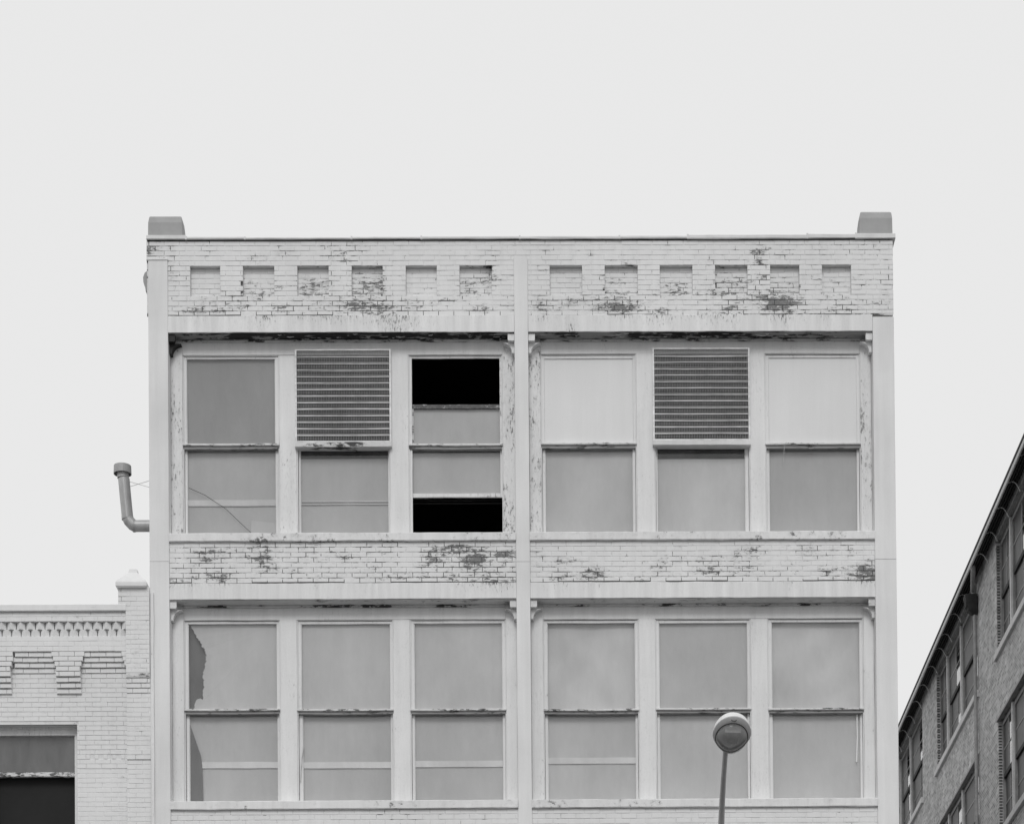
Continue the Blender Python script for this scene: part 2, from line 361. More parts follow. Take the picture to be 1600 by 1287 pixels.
# mortar behind the bricks, with the recessed panels cut out
def Wm(x, z):
    e = 0
    for (zz, s_) in ((ZL1T, 1.1), (ZL2T, 1.1)):
        e = max(e, s_*math.exp(-((z-zz)/.02)**2) * (1 if x < XC0 or z < ZL1T-1 else .35))
    return max(W(x, z), e)
def sheet(mb, x0, x1, z0, z1, y, holes=(), step=.07, wf=Wm, extra=0):
    xs = {x0, x1}; zs = {z0, z1}
    for h in holes: xs |= {h[0], h[1]}; zs |= {h[2], h[3]}
    def fill(s):
        s = sorted(s); o = []
        for a, b_ in zip(s, s[1:]):
            n = max(1, round((b_-a)/step)); o += [a+(b_-a)*i/n for i in range(n)]
        return o + [s[-1]]
    xs, zs = fill(xs), fill(zs); nx = len(xs)
    vs = [(x, y, z) for z in zs for x in xs]; fs = []
    for j in range(len(zs)-1):
        for i in range(nx-1):
            cx, cz = (xs[i]+xs[i+1])/2, (zs[j]+zs[j+1])/2
            if any(h[0] < cx < h[1] and h[2] < cz < h[3] for h in holes): continue
            fs.append((j*nx+i, j*nx+i+1, (j+1)*nx+i+1, (j+1)*nx+i))
    mb.add(vs, fs, lambda x, z: wf(x, z)+extra)
holes = [(a-.003, b_+.003, ZRB-.002, ZRT+.002) for a, b_ in RX]
mo = MB(); sheet(mo, XL-.02, XR-.003, ZRB-4*COURSE-.003, ZBT, YM, holes); mo.build('mortar', 'mortar', root, recalc=False)
for a, b_ in RX:                                          # the back and the four returns of each recess
    x0, x1, z0, z1, y0, y1 = a-.003, b_+.003, ZRB-.002, ZRT+.002, YM, YR+.0045
    mo = MB(); v = [(x0,y0,z0),(x1,y0,z0),(x1,y0,z1),(x0,y0,z1),(x0,y1,z0),(x1,y1,z0),(x1,y1,z1),(x0,y1,z1)]
    mo.add(v, [(4,5,6,7),(0,1,5,4),(1,2,6,5),(2,3,7,6),(3,0,4,7)], lambda x, z: W(x, z)*.9); mo.build('recess_mortar', 'mortar', root, recalc=False)
for dz in (0, PITCHZ):
    for a, b_ in ((XPL-.01, XC0+.01), (XC1-.01, XPR+.01)):
        mo = MB(); sheet(mo, a, b_, ZSP1B-.01-dz, ZSP1T+.002-dz, YM, extra=.08 if a < XC0 else -.03); mo.build('mortar', 'mortar', root, recalc=False)

# backing masonry, roof, side and rear walls, floors
b = MB()
b.box(XL+.01, XR-.01, .135, .34, ZL1T-.02, ZBT+.01)
for dz in (0, PITCHZ): b.box(XL+.01, XR-.01, .11, .34, ZL2T-dz, ZS1B-dz+.01)
b.build('backing_wall', 'sidebrick', root)
DEP = 22
b = MB(); b.box(XL+.01, XL+.3, .3, DEP, 0, ZBT-.3); b.box(XR-.3, XR-.01, .3, DEP, 0, ZBT-.3); b.box(XL+.3, XR-.3, DEP-.3, DEP, 0, ZBT-.3)
b.build('side_wall', 'sidebrick', root)
b = MB(); b.box(XL+.3, XR-.3, .34, DEP-.3, ZBT-.75, ZBT-.6); b.build('roof', 'roof', root)
b = MB()
for k in range(4):
    z = ZS1T - .75 - k*PITCHZ; b.box(XL+.3, XR-.3, .34, DEP-.3, z-.25, z)
b.box(XL+.3, XR-.3, .34, DEP-.3, ZBT-.95, ZBT-.76); b.box(XL+.31, XL+.36, .34, DEP-.3, 0, ZBT-.8); b.box(XR-.36, XR-.31, .34, DEP-.3, 0, ZBT-.8)
b.box(XL+.4, XR-.4, 5.0, 5.1, 0, ZBT-.8)
b.build('dark_room_lining', 'dark', root)

# piers, split where the plates meet
zj = fz(248, 876.8); zjr = fz(1384, 873)
zlow = ZL2B - 2*PITCHZ + .5
def pier(x0, x1, zt, zb, y0=0.0):
    b = MB(); b.beam(x0, x1, y0, .24, zb, zt, 'z', .25, .0018, .004); return b.build('pier_panel', 'steel', root)
ztl = fz(246, 406); ztc = fz(815, 402); ztr = fz(1380, 494.8)
for (x0, x1, zt, zs) in ((XL, XPL, ztl, zj), (XC0, XC1, ztc, fz(815, 877)), (XPR, XR, ztr, zjr)):
    pier(x0, x1, zt, zs+.002); pier(x0, x1, zs-.002, zs-PITCHZ+.002, .0015); pier(x0, x1, zs-PITCHZ-.002, 0, .003)
b = MB(); b.box(XC0+.02, XC1-.02, .004, .024, ztc, ztc+.018); b.beam(XL-.02, XPL+.006, -.012, .03, ztl-.01, ztl+.02, 'x', .1, .002); b.build('pier_cap', 'steel', root)
b = MB(); xs_ = fx(235.6, 1000, -.03); b.beam(xs_, xs_+.042, -.035, .0, 4, fz(236, 925, -.03), 'z', .2, .004); b.build('cover_strip', 'wood', root)

# lintels, soffits, sills, head boards
BAYS = ((XPL, XC0), (XC1, XPR))
def flakes(x0, x1, z, n, y0=.02, y1=.22):
    b = MB()
    for i in range(n):
        x = random.uniform(x0, x1); y = random.uniform(y0, y1); L = random.uniform(.02, .13); wd = random.uniform(.006, .02); dr = random.uniform(.002, .018)
        b.add([(x, y, z), (x+L*.4, y+.004, z-dr*.4), (x+L, y, z-.002), (x+L*.9, y+wd, z-dr*.5), (x+L*.4, y+wd*1.2, z-dr), (x, y+wd, z-dr*.2)], [(0,1,4,5),(1,2,3,4)])
    return b
for lvl, (zt, zb) in enumerate(((ZL1T, ZL1B), (ZL2T, ZL2B), (ZL2T-PITCHZ, ZL2B-PITCHZ))):
    for bi, (x0, x1) in enumerate(BAYS):
        e = .002
        b = MB(); b.beam(x0+e, x1-e, .004, .30, zb+.012, zt, 'x', .07, .0035, .006, W); b.build('lintel', 'lintel', root)
        b = MB()
        # soffit as a rough underside grid
        n = int((x1-x0)/.03); rows = 9; vs = []; fs = []
        amp = .012 if lvl == 0 else .003
        for j in range(rows):
            y = .008 + (.235-.008)*j/(rows-1)
            for i in range(n+1):
                x = x0+.003+(x1-x0-.006)*i/n
                rip = mnoise.noise(Vector((x*1.3, y*26, lvl*5+bi)))*amp + mnoise.noise(Vector((x*9, y*40, 3+bi)))*amp*.6
                vs.append((x, y, zb + (rip if 0 < j else rip*.35) + (.004 if j == 0 else 0)))
        for j in range(rows-1):
            for i in range(n): fs.append((j*(n+1)+i, (j+1)*(n+1)+i, (j+1)*(n+1)+i+1, j*(n+1)+i+1))
        mid = (x0+x1)/2
        if lvl == 0:
            wf = (lambda x, z, x0=x0, x1=x1: .12 - .42*max(0, 1-(x-x0)/1.3)) if bi == 0 else (lambda x, z, x0=x0, x1=x1: -.16+.2*math.exp(-((x-mid)/1.2)**2))
        else: wf = 0
        b.add(vs, fs, wf); b.build('soffit', 'soffit_rot' if lvl == 0 else 'soffit', root, recalc=False)
        fl = flakes(x0+.1, x1-.2, zb+.004, 70 if lvl == 0 else 25); fl.build('peeling_paint', 'flake', root, kind='stuff')
def ZY(px, py, Y): return fz(px, py, Y)
YC, YS, YS2 = .225, .255, .290                             # fronts: casing, upper sash, lower sash
for lvl in range(3):
    dz = lvl*PITCHZ
    for bi, (x0, x1) in enumerate(BAYS):
        zt = ZS1T - dz
        b = MB(); b.beam(x0-.0 if bi else x0+.003, x1-.003, -.022, .32, zt-.118, zt, 'x', .09, .0035, .008, lambda x, z: max(W(x, z), .25*mnoise.noise(Vector((x*2, z, 1)))+.02)); b.build('sill', 'sillwood', root)

# window openings: sash edges and glass edges, in photo pixels
UP = [dict(k='glass', s=(285.3,436), g=(291.3,430), yt=555.5, gt=561, g2=(292.5,431.5), pu='p24', pl='p29'),
      dict(k='louver', s=(463,609), g=(468,608), yt=553.5, gt=560, g2=(469.5,607.5), pu='p29', pl='p29'),
      dict(k='open', s=(638,785), g=(643.5,780.5), yt=554, gt=559.5, g2=(644.5,782), pu='p29', pl='p29'),
      dict(k='board', s=(844.5,994), g=(850.5,989), yt=552.5, gt=560.5, g2=(852,989.5), pu='p34', pl='p32'),
      dict(k='louver', s=(1022,1171), g=(1027,1165), yt=552, gt=559, g2=(1027,1165), pu='p34', pl='p34'),
      dict(k='board', s=(1195,1344), g=(1201,1338), yt=552, gt=559, g2=(1202,1340), pu='p34', pl='p29')]
LO = [dict(k='torn', s=(287.5,437.5), g=(294,433), yt=968, gt=974.5, g2=(296,434.5), pu='p34', pl='p32'),
      dict(k='glass', s=(464,614.5), g=(470.5,610), yt=968, gt=974.5, g2=(473,611.5), pu='p34', pl='p32'),
      dict(k='glass', s=(640.5,790.5), g=(647,785), yt=967, gt=973.5, g2=(648,786.5), pu='p34', pl='p32'),
      dict(k='fold', s=(848.5,998), g=(855,992.5), yt=966.5, gt=973, g2=(856,994), pu='p37', pl='p34'),
      dict(k='glass', s=(1024,1173), g=(1029.5,1168), yt=966.5, gt=973, g2=(1031,1169), pu='p32', pl='p34'),
      dict(k='fold', s=(1199.5,1349), g=(1205.5,1343.5), yt=965, gt=971.5, g2=(1207,1345), pu='p37', pl='p34')]
def sash(xo0, xo1, xi0, xi1, zb, zib, zit, zt, y, mat='wood', depth=.04, name='sash', par=None):
    b = MB()
    b.beam(xo0, xi0, y, y+depth, zb, zt, 'z', .15, .0018, .004, .0); b.beam(xi1, xo1, y, y+depth, zb, zt, 'z', .15, .0018, .004, .0)
    if zt-zit > .004: b.beam(xi0, xi1, y+.001, y+depth-.001, zit, zt, 'x', .12, .0018, .004, .06)
    if zib-zb > .004: b.beam(xi0, xi1, y+.001, y+depth-.001, zb, zib, 'x', .12, .0018, .004, .06)
    # thin putty bead round the glass
    p = .008
    b.beam(xi0, xi0+p, y+.012, y+.022, zib, zit, 'z', .2, .001, .001); b.beam(xi1-p, xi1, y+.012, y+.022, zib, zit, 'z', .2, .001, .001)
    return b.build(name, mat, par)
def panel(x0, x1, z0, z1, y, mat, par, name, fold=0, seed=0, outline=None, label=None):
    b = MB(); nx, nz = 26, 26; vs = []; fs = []
    for j in range(nz+1):
        for i in range(nx+1):
            x = x0+(x1-x0)*i/nx; z = z0+(z1-z0)*j/nz; u, v = i/nx, j/nz
            d = .004*mnoise.noise(Vector((x*2.5, z*2.5, seed)))
            if fold: d += fold*(math.sin((u*1.3+v*1.1)*7+seed)*.5 + mnoise.noise(Vector((u*2.2-v*3+seed, u+v, seed)))*1.3)*(.3+v*(1-v)*2)
            vs.append((x, y+max(d, -.04 if fold > .01 else -.02), z))
    for j in range(nz):
        for i in range(nx): fs.append((j*(nx+1)+i, j*(nx+1)+i+1, (j+1)*(nx+1)+i+1, (j+1)*(nx+1)+i))
    b.add(vs, fs); return b.build(name, mat, par, smooth=True, recalc=False, label=label)
def torn(pts, y, mat, par, label):
    b = MB(); n = len(pts); b.add([(p[0], y + .004*mnoise.noise(Vector((p[0]*9, p[1]*9, 0))), p[1]) for p in pts], [tuple(range(n))]); return b.build('paper_shade', mat, par, recalc=False, label=label)

def window(d, lvl, idx, extra_dz=0.0, seed=0):
    yr = 600 if lvl == 0 else 1010
    X = lambda px, Y=YS: fx(px, yr, Y)
    xs0, xs1 = X(d['s'][0], YC), X(d['s'][1], YC); g0, g1 = X(d['g'][0], YS), X(d['g'][1], YS)
    xm = (d['s'][0]+d['s'][1])/2
    zt = fz(xm, d['yt'], YC) - extra_dz; zgt = fz(xm, d['gt'], YS) - extra_dz
    ry = ((693.2, 700.8) if xm < 820 else (691.5, 699.3)) if lvl == 0 else ((1107, 1114.3) if xm < 1000 else (1105.5, 1112.8))
    zrt, zrb = fz(xm, ry[0], YC) - extra_dz, fz(xm, ry[1], YC) - extra_dz
    zst = ZS1T - (PITCHZ if lvl else 0) - extra_dz
    h0, h1 = fx(d['g2'][0], 760 if lvl == 0 else 1160, YS2), fx(d['g2'][1], 760 if lvl == 0 else 1160, YS2)
    lab = {'louver': 'window with a metal louver over its upper half', 'open': 'open window showing the dark interior above and below its sashes', 'board': 'window with a white board in place of its upper glass', 'torn': 'window with a torn paper shade'}.get(d['k'])
    # the part: blind stops running round the opening
    b = MB()
    b.beam(xs0, xs0+.014, YC+.012, YS2+.06, zst, zt, 'z', .2, .0012, .003); b.beam(xs1-.014, xs1, YC+.012, YS2+.06, zst, zt, 'z', .2, .0012, .003)
    b.beam(xs0+.014, xs1-.014, YC+.018, YS2+.06, zt-.006, zt+.02, 'x', .2, .0012, .003)
    win = b.build('window', 'wood', root, label=lab)
    a0, a1 = xs0+.006, xs1-.006
    # meeting rail, standing proud
    if d['k'] != 'louver':
        b = MB(); sag = random.uniform(0, .006) if lvl else .002
        b.beam(xs0+.001, xs1-.001, YC-.016, YS+.044, zrt-.028, zrt, 'x', .06, .0022, .005, lambda x, z: .05+.25*mnoise.noise(Vector((x*2.2, z, 8))), sag=sag)
        b.build('meeting_rail', 'rail', win)
        b = MB(); b.beam(xs0+.004, xs1-.004, YC+.012, YS+.045, zrb, zrt-.026, 'x', .06, .0025, .003, .1, sag=sag); b.build('rail_face', 'railface', win)
    # lower sash
    if d['k'] != 'open':
        sash(a0+.012, a1-.012, h0, h1, zst-.03, zst-.01, zrb+.02, zrb+.035, YS2, par=win)
        b = MB(); b.add([(h0-.004, YS2+.02, zst-.01), (h1+.004, YS2+.02, zst-.01), (h1+.004, YS2+.02, zrb+.03), (h0-.004, YS2+.02, zrb+.03)], [(0,1,2,3)]); b.build('pane', 'glass', win)
        top = zrb+.03
        if d['k'] == 'louver':
            top = fz(xm, 717, YS2+.05) - extra_dz
            panel(h0-.03, h1+.03, top-.02, zrb+.06, YS2+.22, 'p20' if idx == 1 else 'p24', win, 'paper_shade', label='darker strip of paper behind the top of the lower pane') if 0 else None
        panel(h0-.01, h1+.01, zst-.02, top, YS2+.05, d['pl'], win, 'paper_shade', fold=.003, seed=seed+idx*3.1)
        if (lvl == 0 and idx in (0, 1)) or (lvl == 1 and idx in (0, 1, 2, 3)):
            yy = 786 if lvl == 0 else {0: 1195, 1: 1195, 2: 1193, 3: 1188}[idx]
            zz = fz(xm, yy, YS2+.04)
            if lvl == 0 and idx == 1:
                for q in (.022, -.016): b = MB(); b.beam(h0, h1, YS2+.032, YS2+.044, zz+q-.007, zz+q+.007, 'x', .2, .001, .002); b.build('shade_rail', 'p37', win)
            else:
                b = MB(); b.beam(h0+.005, h1-.005, YS2+.032, YS2+.044, zz-.044, zz+.044, 'x', .2, .002, .002); b.build('shade_rail', 'p50' if lvl else 'p37', win)
    # upper half
    if d['k'] in ('glass', 'torn', 'fold'):
        sash(a0, a1, g0, g1, zrb+.01, zrt+.004, zgt, zt-.012, YS, par=win)
        b = MB(); b.add([(g0-.004, YS+.02, zrt-.01), (g1+.004, YS+.02, zrt-.01), (g1+.004, YS+.02, zgt+.006), (g0-.004, YS+.02, zgt+.006)], [(0,1,2,3)]); b.build('pane', 'glass', win)
        if d['k'] == 'torn':
            panel(g0-.01, g1+.01, zrt-.02, zgt+.01, YS+.12, 'p20', win, 'backing_panel')
            tp = [(296,976),(303,987),(308,996),(313,1002),(316,1010),(320,1014),(322,1024),(322,1034),(319,1044),(317,1050),(318,1062),(318,1075),(316,1092),(312,1090),(307,1094),(304,1101),(303,1110)]
            pts = [(fx(x, y, YS+.05), fz(x, y, YS+.05)) for x, y in tp]
            rough = []
            for (p, q) in zip(pts, pts[1:]):
                for t in (0, .2, .4, .6, .8): rough.append((p[0]+(q[0]-p[0])*t + random.uniform(-.013, .013), p[1]+(q[1]-p[1])*t + random.uniform(-.006, .006)))
            rough.append(pts[-1]); rough += [(g1+.01, zrt-.02), (g1+.01, zgt+.01), (g0, zgt+.01)]
            torn(rough[::-1], YS+.05, d['pu'], win, 'paper with a ragged torn left edge')
        else:
            panel(g0-.01, g1+.01, zrt-.02, zgt+.01, YS+(.075 if d['k'] == 'fold' else .05), d['pu'], win, 'paper_shade', fold=.032 if d['k'] == 'fold' else .003, seed=seed+idx*1.7+5)
    elif d['k'] == 'board':
        sash(a0, a1, g0, g1, zrb+.01, zrt+.004, zgt, zt-.012, YS, par=win)
        b = MB(); b.beam(g0+.004, g1-.004, YS+.010, YS+.022, zrt+.004, zgt-.006, 'x', .3, .0015, .003, 0); b.build('board', 'board', win)
        b = MB(); b.box(g0+.002, g1-.002, YS+.03, YS+.05, zrt, zgt+.004); b.build('backing_panel', 'dark', win)
        # sash lift under the rail
        xc = (g0+g1)/2-.03; b = MB(); b.tube([(xc-.03, YC+.005, zrb+.006), (xc-.025, YC-.006, zrb-.012), (xc+.025, YC-.006, zrb-.012), (xc+.03, YC+.005, zrb+.006)], .005, 6); b.build('sash_lift', 'galv', win)
    elif d['k'] == 'open':
        zf = lambda y, Y=YS: fz(xm, y, Y) - extra_dz
        # head and stiles of the fixed outer frame
        b = MB(); b.beam(a0, g0, YS, YS+.03, zst, zt-.012, 'z', .1, .0018, .004); b.beam(g1, a1, YS, YS+.03, fz(xm, 700, YS), zt-.012, 'z', .05, .005, .004, .25)
        b.beam(g0, g1, YS+.001, YS+.03, zgt, zt-.012, 'x', .1, .003, .004, .1); b.build('sash_frame', 'wood', win)
        # dropped upper sash
        i0, i1 = fx(647.5, 660, YS+.04), fx(781, 660, YS+.04)
        b = MB(); b.beam(g0-.004, g1+.004, YS+.035, YS+.07, zf(638.5, YS+.035), zf(631.8, YS+.035), 'x', .08, .002, .004, .35)
        b.beam(g0-.004, g0+.018, YS+.036, YS+.069, zrb, zf(638.5, YS+.035), 'z', .1, .001, .003); b.build('sash', 'rail', win, label='dropped upper sash')
        b = MB(); b.add([(g0, YS+.05, zrb+.0), (g1, YS+.05, zrb+.0), (g1, YS+.05, zf(637)), (g0, YS+.05, zf(637))], [(0,1,2,3)]); b.build('pane', 'glass', win)
        panel(g0, g1, zrb, zf(637, YS+.07), YS+.075, 'p29', win, 'paper_shade', seed=3)
        # raised lower sash
        za, zb_ = zf(770.5, YS2), zf(776.8, YS2)
        b = MB(); b.beam(a0+.01, h0, YS2+.001, YS2+.04, zb_, zrb+.03, 'z', .1, .0018, .004); b.beam(h1, a1-.006, YS2+.001, YS2+.04, zb_, zrb+.03, 'z', .1, .0018, .004)
        b.beam(h0, h1, YS2, YS2+.038, zb_, za, 'x', .1, .002, .004, .15); b.build('sash', 'wood', win, label='raised lower sash')
        zk = zf(705.5, YS2+.02)
        b = MB(); b.add([(h0, YS2+.02, za), (h1, YS2+.02, za), (h1, YS2+.02, zk+.06), (h0, YS2+.02, zk+.06)], [(0,1,2,3)]); b.build('pane', 'glass', win)
        panel(h0, h1, za-.004, zk, YS2+.05, 'p29', win, 'paper_shade', seed=9)
        # inner rails of the dropped sash just under it
        b = MB()
        for q in (781.5, 786): b.beam(a0+.01, a1-.01, YS2+.16, YS2+.18, zf(q, YS2+.16)-.007, zf(q, YS2+.16)+.006, 'x', .2, .002, .003)
        b.build('inner_rail', 'wdark', win)
    elif d['k'] == 'louver':
        lx = (460.8, 611.2) if idx == 1 else (1019.8, 1172)
        ly = (545.3, 690.5) if idx == 1 else (543.2, 687.5)
        YL = .165
        x0, x1 = fx(lx[0], 620, YL), fx(lx[1], 620, YL); z1, z0 = fz(xm, ly[0], YL), fz(xm, ly[1], YL)
        t = .026
        b = MB(); b.beam(x0, x0+t, YL, YL+.09, z0, z1, 'z', .12, .001, .003); b.beam(x1-t, x1, YL, YL+.09, z0, z1, 'z', .12, .001, .003)
        b.beam(x0+t, x1-t, YL, YL+.09, z1-.02, z1, 'x', .12, .001, .003); b.beam(x0+t, x1-t, YL, YL+.09, z0, z0+.022, 'x', .12, .001, .003)
        fr = b.build('louver_frame', 'lip', win)
        b = MB(); b.box(x0+.01, x1-.01, YL+.11, YL+.12, z0, z1); b.build('louver_back', 'dark', win)
        n = 13; pitch = (z1-z0-.03)/(n+1)
        for k in range(n):
            zz = z1-.02-pitch*(k+1); bow = random.uniform(-.003, .005); vs = []; fs = []; nn = 10
            # slat: front lip then blade sloping up and back
            prof = [(YL+.008, zz+.0075), (YL+.008, zz-.0065), (YL+.014, zz-.0065), (YL+.095, zz+.075), (YL+.092, zz+.080), (YL+.014, zz+.002)]
            for i in range(nn+1):
                u = i/nn
                for (yy, z_) in prof: vs.append((x0+t+.001+(x1-x0-2*t-.002)*u, yy+mnoise.noise(Vector((u*4, k*3, idx)))*.002, z_-bow*math.sin(math.pi*u)*1.5 + mnoise.noise(Vector((u*5, k*5, idx+4)))*.002))
            for i in range(nn):
                for q in range(6): fs.append((i*6+q, i*6+(q+1) % 6, (i+1)*6+(q+1) % 6, (i+1)*6+q))
            b = MB(); b.add(vs, fs); o = b.build('louver_slat', 'slat', win); o.data.materials.append(M['lip'])
            for pl in o.data.polygons:
                if abs(pl.normal.y) > .9: pl.material_index = 1
        b = MB(); g = .0235; xx = x0+t+g
        while xx < x1-t: b.box(xx-.0016, xx+.0016, YL+.001, YL+.0032, z0+.02, z1-.02); xx += g
        zz = z0+.02+g
        while zz < z1-.02: b.box(x0+t, x1-t, YL+.0034, YL+.0052, zz-.0013, zz+.0013); zz += g
        b.build('wire_mesh', 'wire', win, kind='stuff')
        # drip board below the louver
        zb0, zb1 = fz(xm, ly[1]+9.2, YC-.03), z0-.002
        b = MB(); b.beam(x0-.004, x1+.004, YL-.01, YS+.05, zb0, zb1, 'x', .08, .003, .006, lambda x, z: (-.02 if idx == 1 else 0)+.3*mnoise.noise(Vector((x*3, z, 2)))+(.05 if idx == 1 else -.25)); b.build('drip_board', 'soffit', win)
    return win, (xs0, xs1, zt)

FR = {}
for lvl, rows in enumerate((UP, LO, LO)):
    ex = PITCHZ if lvl == 2 else 0
    for idx, d in enumerate(rows):
        dd = dict(d)
        if lvl == 2: dd['k'] = 'glass'
        wv = window(dd, min(lvl, 1), idx if lvl < 2 else 5, ex, seed=lvl*11.3)
        FR[(lvl, idx)] = wv
    dz = lvl*PITCHZ
    for bi, (x0, x1) in enumerate(BAYS):
        a = [FR[(lvl, bi*3+k)][1] for k in range(3)]
        zst = ZS1T - dz; zl = ZL1B - dz
        wj = lambda x, z: .12*mnoise.noise(Vector((x*6, z*1.3, 3))) + .02
        worn = lambda x, z: .24 + .25*mnoise.noise(Vector((x*9, z*1.1, 6)))
        b = MB(); b.beam(x0+.002, a[0][0], YC-.01, .33, zst, zl+.01, 'z', .12, .0022, .005, worn if (lvl == 0) else wj); b.build('window_jamb', 'wood', root)
        b = MB(); b.beam(a[2][1], x1-.002, YC-.01, .33, zst, zl+.01, 'z', .12, .0022, .005, worn if lvl == 0 else wj); b.build('window_jamb', 'wood', root)
        for k in (0, 1):
            b = MB(); b.beam(a[k][1], a[k+1][0], YC, .33, zst, a[k][2]-.001, 'z', .12, .002, .005, wj); b.build('mullion', 'wood', root)
        z_h = sum(q[2] for q in a)/3
        b = MB(); b.beam(a[0][0]+.001, a[2][1]-.001, YC+.002, .33, z_h, zl+.012, 'x', .08, .0025, .004, lambda x, z: .0 + (.22*mnoise.noise(Vector((x*2.5, z*5, 3))) if lvl == 0 else 0)); b.build('head_board', 'wood', root)
        # crown strip hiding the joint with the soffit
        b = MB(); b.beam(a[0][0]+.002, a[2][1]-.002, YC-.03, YC+.001, zl-.030, zl+.004, 'x', .08, .004, .006, .15); b.build('crown_strip', 'soffit', root)
        # corner brackets of the lintel
        for sgn, xe in ((1, x0), (-1, x1)):
            bad = lvl == 0 and bi == 0 and sgn == 1
            b = MB(); pts = [(xe+sgn*.003, zl), (xe+sgn*.095, zl), (xe+sgn*.095, zl-.085), (xe+sgn*.082, zl-.10), (xe+sgn*.003, zl-.10)]
            b.prism(pts if sgn > 0 else pts[::-1], .03, .10, .9 if bad else .1)
            pts = [(xe+sgn*.003, zl-.10)]
            for q in range(9):
                t = q/8*math.pi/2; pts.append((xe+sgn*(.04+.13*(1-math.sin(t))), zl-.10-.13*(1-math.cos(t))))
            pts.append((xe+sgn*.04, zl-.245)); pts.append((xe+sgn*.003, zl-.245))
            b.prism(pts if sgn > 0 else pts[::-1], .10, YC-.011, .9 if bad else .0)
            b.build('lintel_bracket', 'soffit_rot' if bad else 'soffit' if lvl else 'wood', root, label='dark rotted bracket' if bad else None)
# cord hanging in the first window, loose strips and a bent tear of putty
w0 = FR[(0,0)][0]
b = MB(); pc = [P(295, 762, YS2+.015), P(320, 773, YS2+.012), P(352, 794, YS2+.014), P(392, 832, YS2+.016)]
b.tube(pc, .003, 5); b.build('slack_cord', 'dark', w0)
b = MB(); q = [(fx(393, 813, YS2+.035), fz(393, 813, YS2+.035)), (fx(431, 817, YS2+.035), fz(431, 817, YS2+.035)), (fx(431, 835, YS2+.035), fz(431, 835, YS2+.035)), (fx(392, 834, YS2+.035), fz(392, 834, YS2+.035))]
b.prism(q, YS2+.034, YS2+.036); b.build('paper_patch', 'p34', w0)
w6 = FR[(0,5)][0]
b = MB(); b.tube([P(1229, 690, YC-.01), P(1226, 696, YC-.02), P(1224.5, 710, YC-.02), P(1223.5, 722, YC-.01)], .0035, 5); b.build('loose_strip', 'flake', w6)
w12 = FR[(1,1)][0]
b = MB(); b.tube([P(474.5, 1165, YS2-.005), P(472.5, 1180, YS2-.01), P(471, 1200, YS2-.005), P(470, 1222, YS2-.005)], .006, 5); b.build('loose_strip', 'flake', w12)
w11 = FR[(1,0)][0]
tp = [(297,1131),(303,1148),(309,1166),(314,1180),(316,1195),(317,1222),(318,1262),(297,1262)]
b = MB(); b.prism([(fx(x, y, YS2+.028), fz(x, y, YS2+.028)) for x, y in tp][::-1], YS2+.026, YS2+.029); b.build('paper_shade', 'p20', w11, label='dark torn piece at the left edge')
w16 = FR[(1,5)][0]
b = MB(); b.tube([P(1339, 1116, YS2+.012), P(1339.5, 1150, YS2+.012), P(1338.5, 1190, YS2+.012)], .010, 6); b.build('loose_strip', 'lampmetal', w16)

# coping sections
cj = [(227.5,366.8),(290,368.6),(382,369.9),(549,369.6),(658,369.3),(812,368.9),(968,368.6),(1075,367.6),(1262,366.0),(1338,365),(1400,364.6)]
for i, (p, q) in enumerate(zip(cj, cj[1:])):
    x0, x1 = fx(p[0], 370, -.05), fx(q[0], 370, -.05)
    zt0 = fz(p[0], p[1], -.02); zt1 = fz(q[0], q[1], -.02); zt = (zt0+zt1)/2 + random.uniform(-.006, .006)
    b = MB(); b.beam(x0+.003, x1-.003, -.02, .36, ZBT+.006 + random.uniform(-.004, .004), zt, 'x', .15, .0035, .008); b.build('coping', 'cap', root)
    if 0 < i: 
        b = MB(); b.box(x0-.012, x0+.012, -.024, .364, ZBT+.002, zt+.006); b.build('coping_seam', 'cap', root)
b = MB(); b.box(XL-.01, XR-.004, .006, .34, ZBT-.002, ZBT+.012); b.build('coping_shadow_strip', 'wdark', root)  # shadow line under the coping, put in as a near-black strip
for (x0, x1, yt, yb, sg) in ((231, 284.5, 335.5, 368, 1), (1343, 1394.5, 328.5, 365.5, -1)):
    a0, a1 = fx(x0, 350, .03), fx(x1, 350, .03); zb = ZBT+.02; zt = fz((x0+x1)/2, yt, .03)
    b = MB(); c = .02
    vs = []
    for (z, i0, i1, j0, j1) in ((zb, 0, 0, 0, 0), (zt-.11, .004, .004, .003, .02), (zt-.02, .016, .012, .03, .05), (zt, .03, .03, .05, .07)):
        vs += [(a0+i0, .03+j0, z), (a1-i1, .03+j0, z), (a1-i1, .36-j1, z), (a0+i0, .36-j1, z)]
    fs = [(k*4+q, k*4+(q+1) % 4, k*4+4+(q+1) % 4, k*4+4+q) for k in range(3) for q in range(4)] + [(0,3,2,1), (12,13,14,15)]
    b.add(vs, fs); b.build('corner_block', 'block', root)
pts = [(232,425),(227,429),(224.5,436),(225,444),(227.5,449),(228.5,457),(232,458)]
b = MB(); b.prism([(fx(x, y, .1), fz(x, y, .1)) for x, y in pts][::-1], .05, .26); b.build('side_bracket', 'block', root)

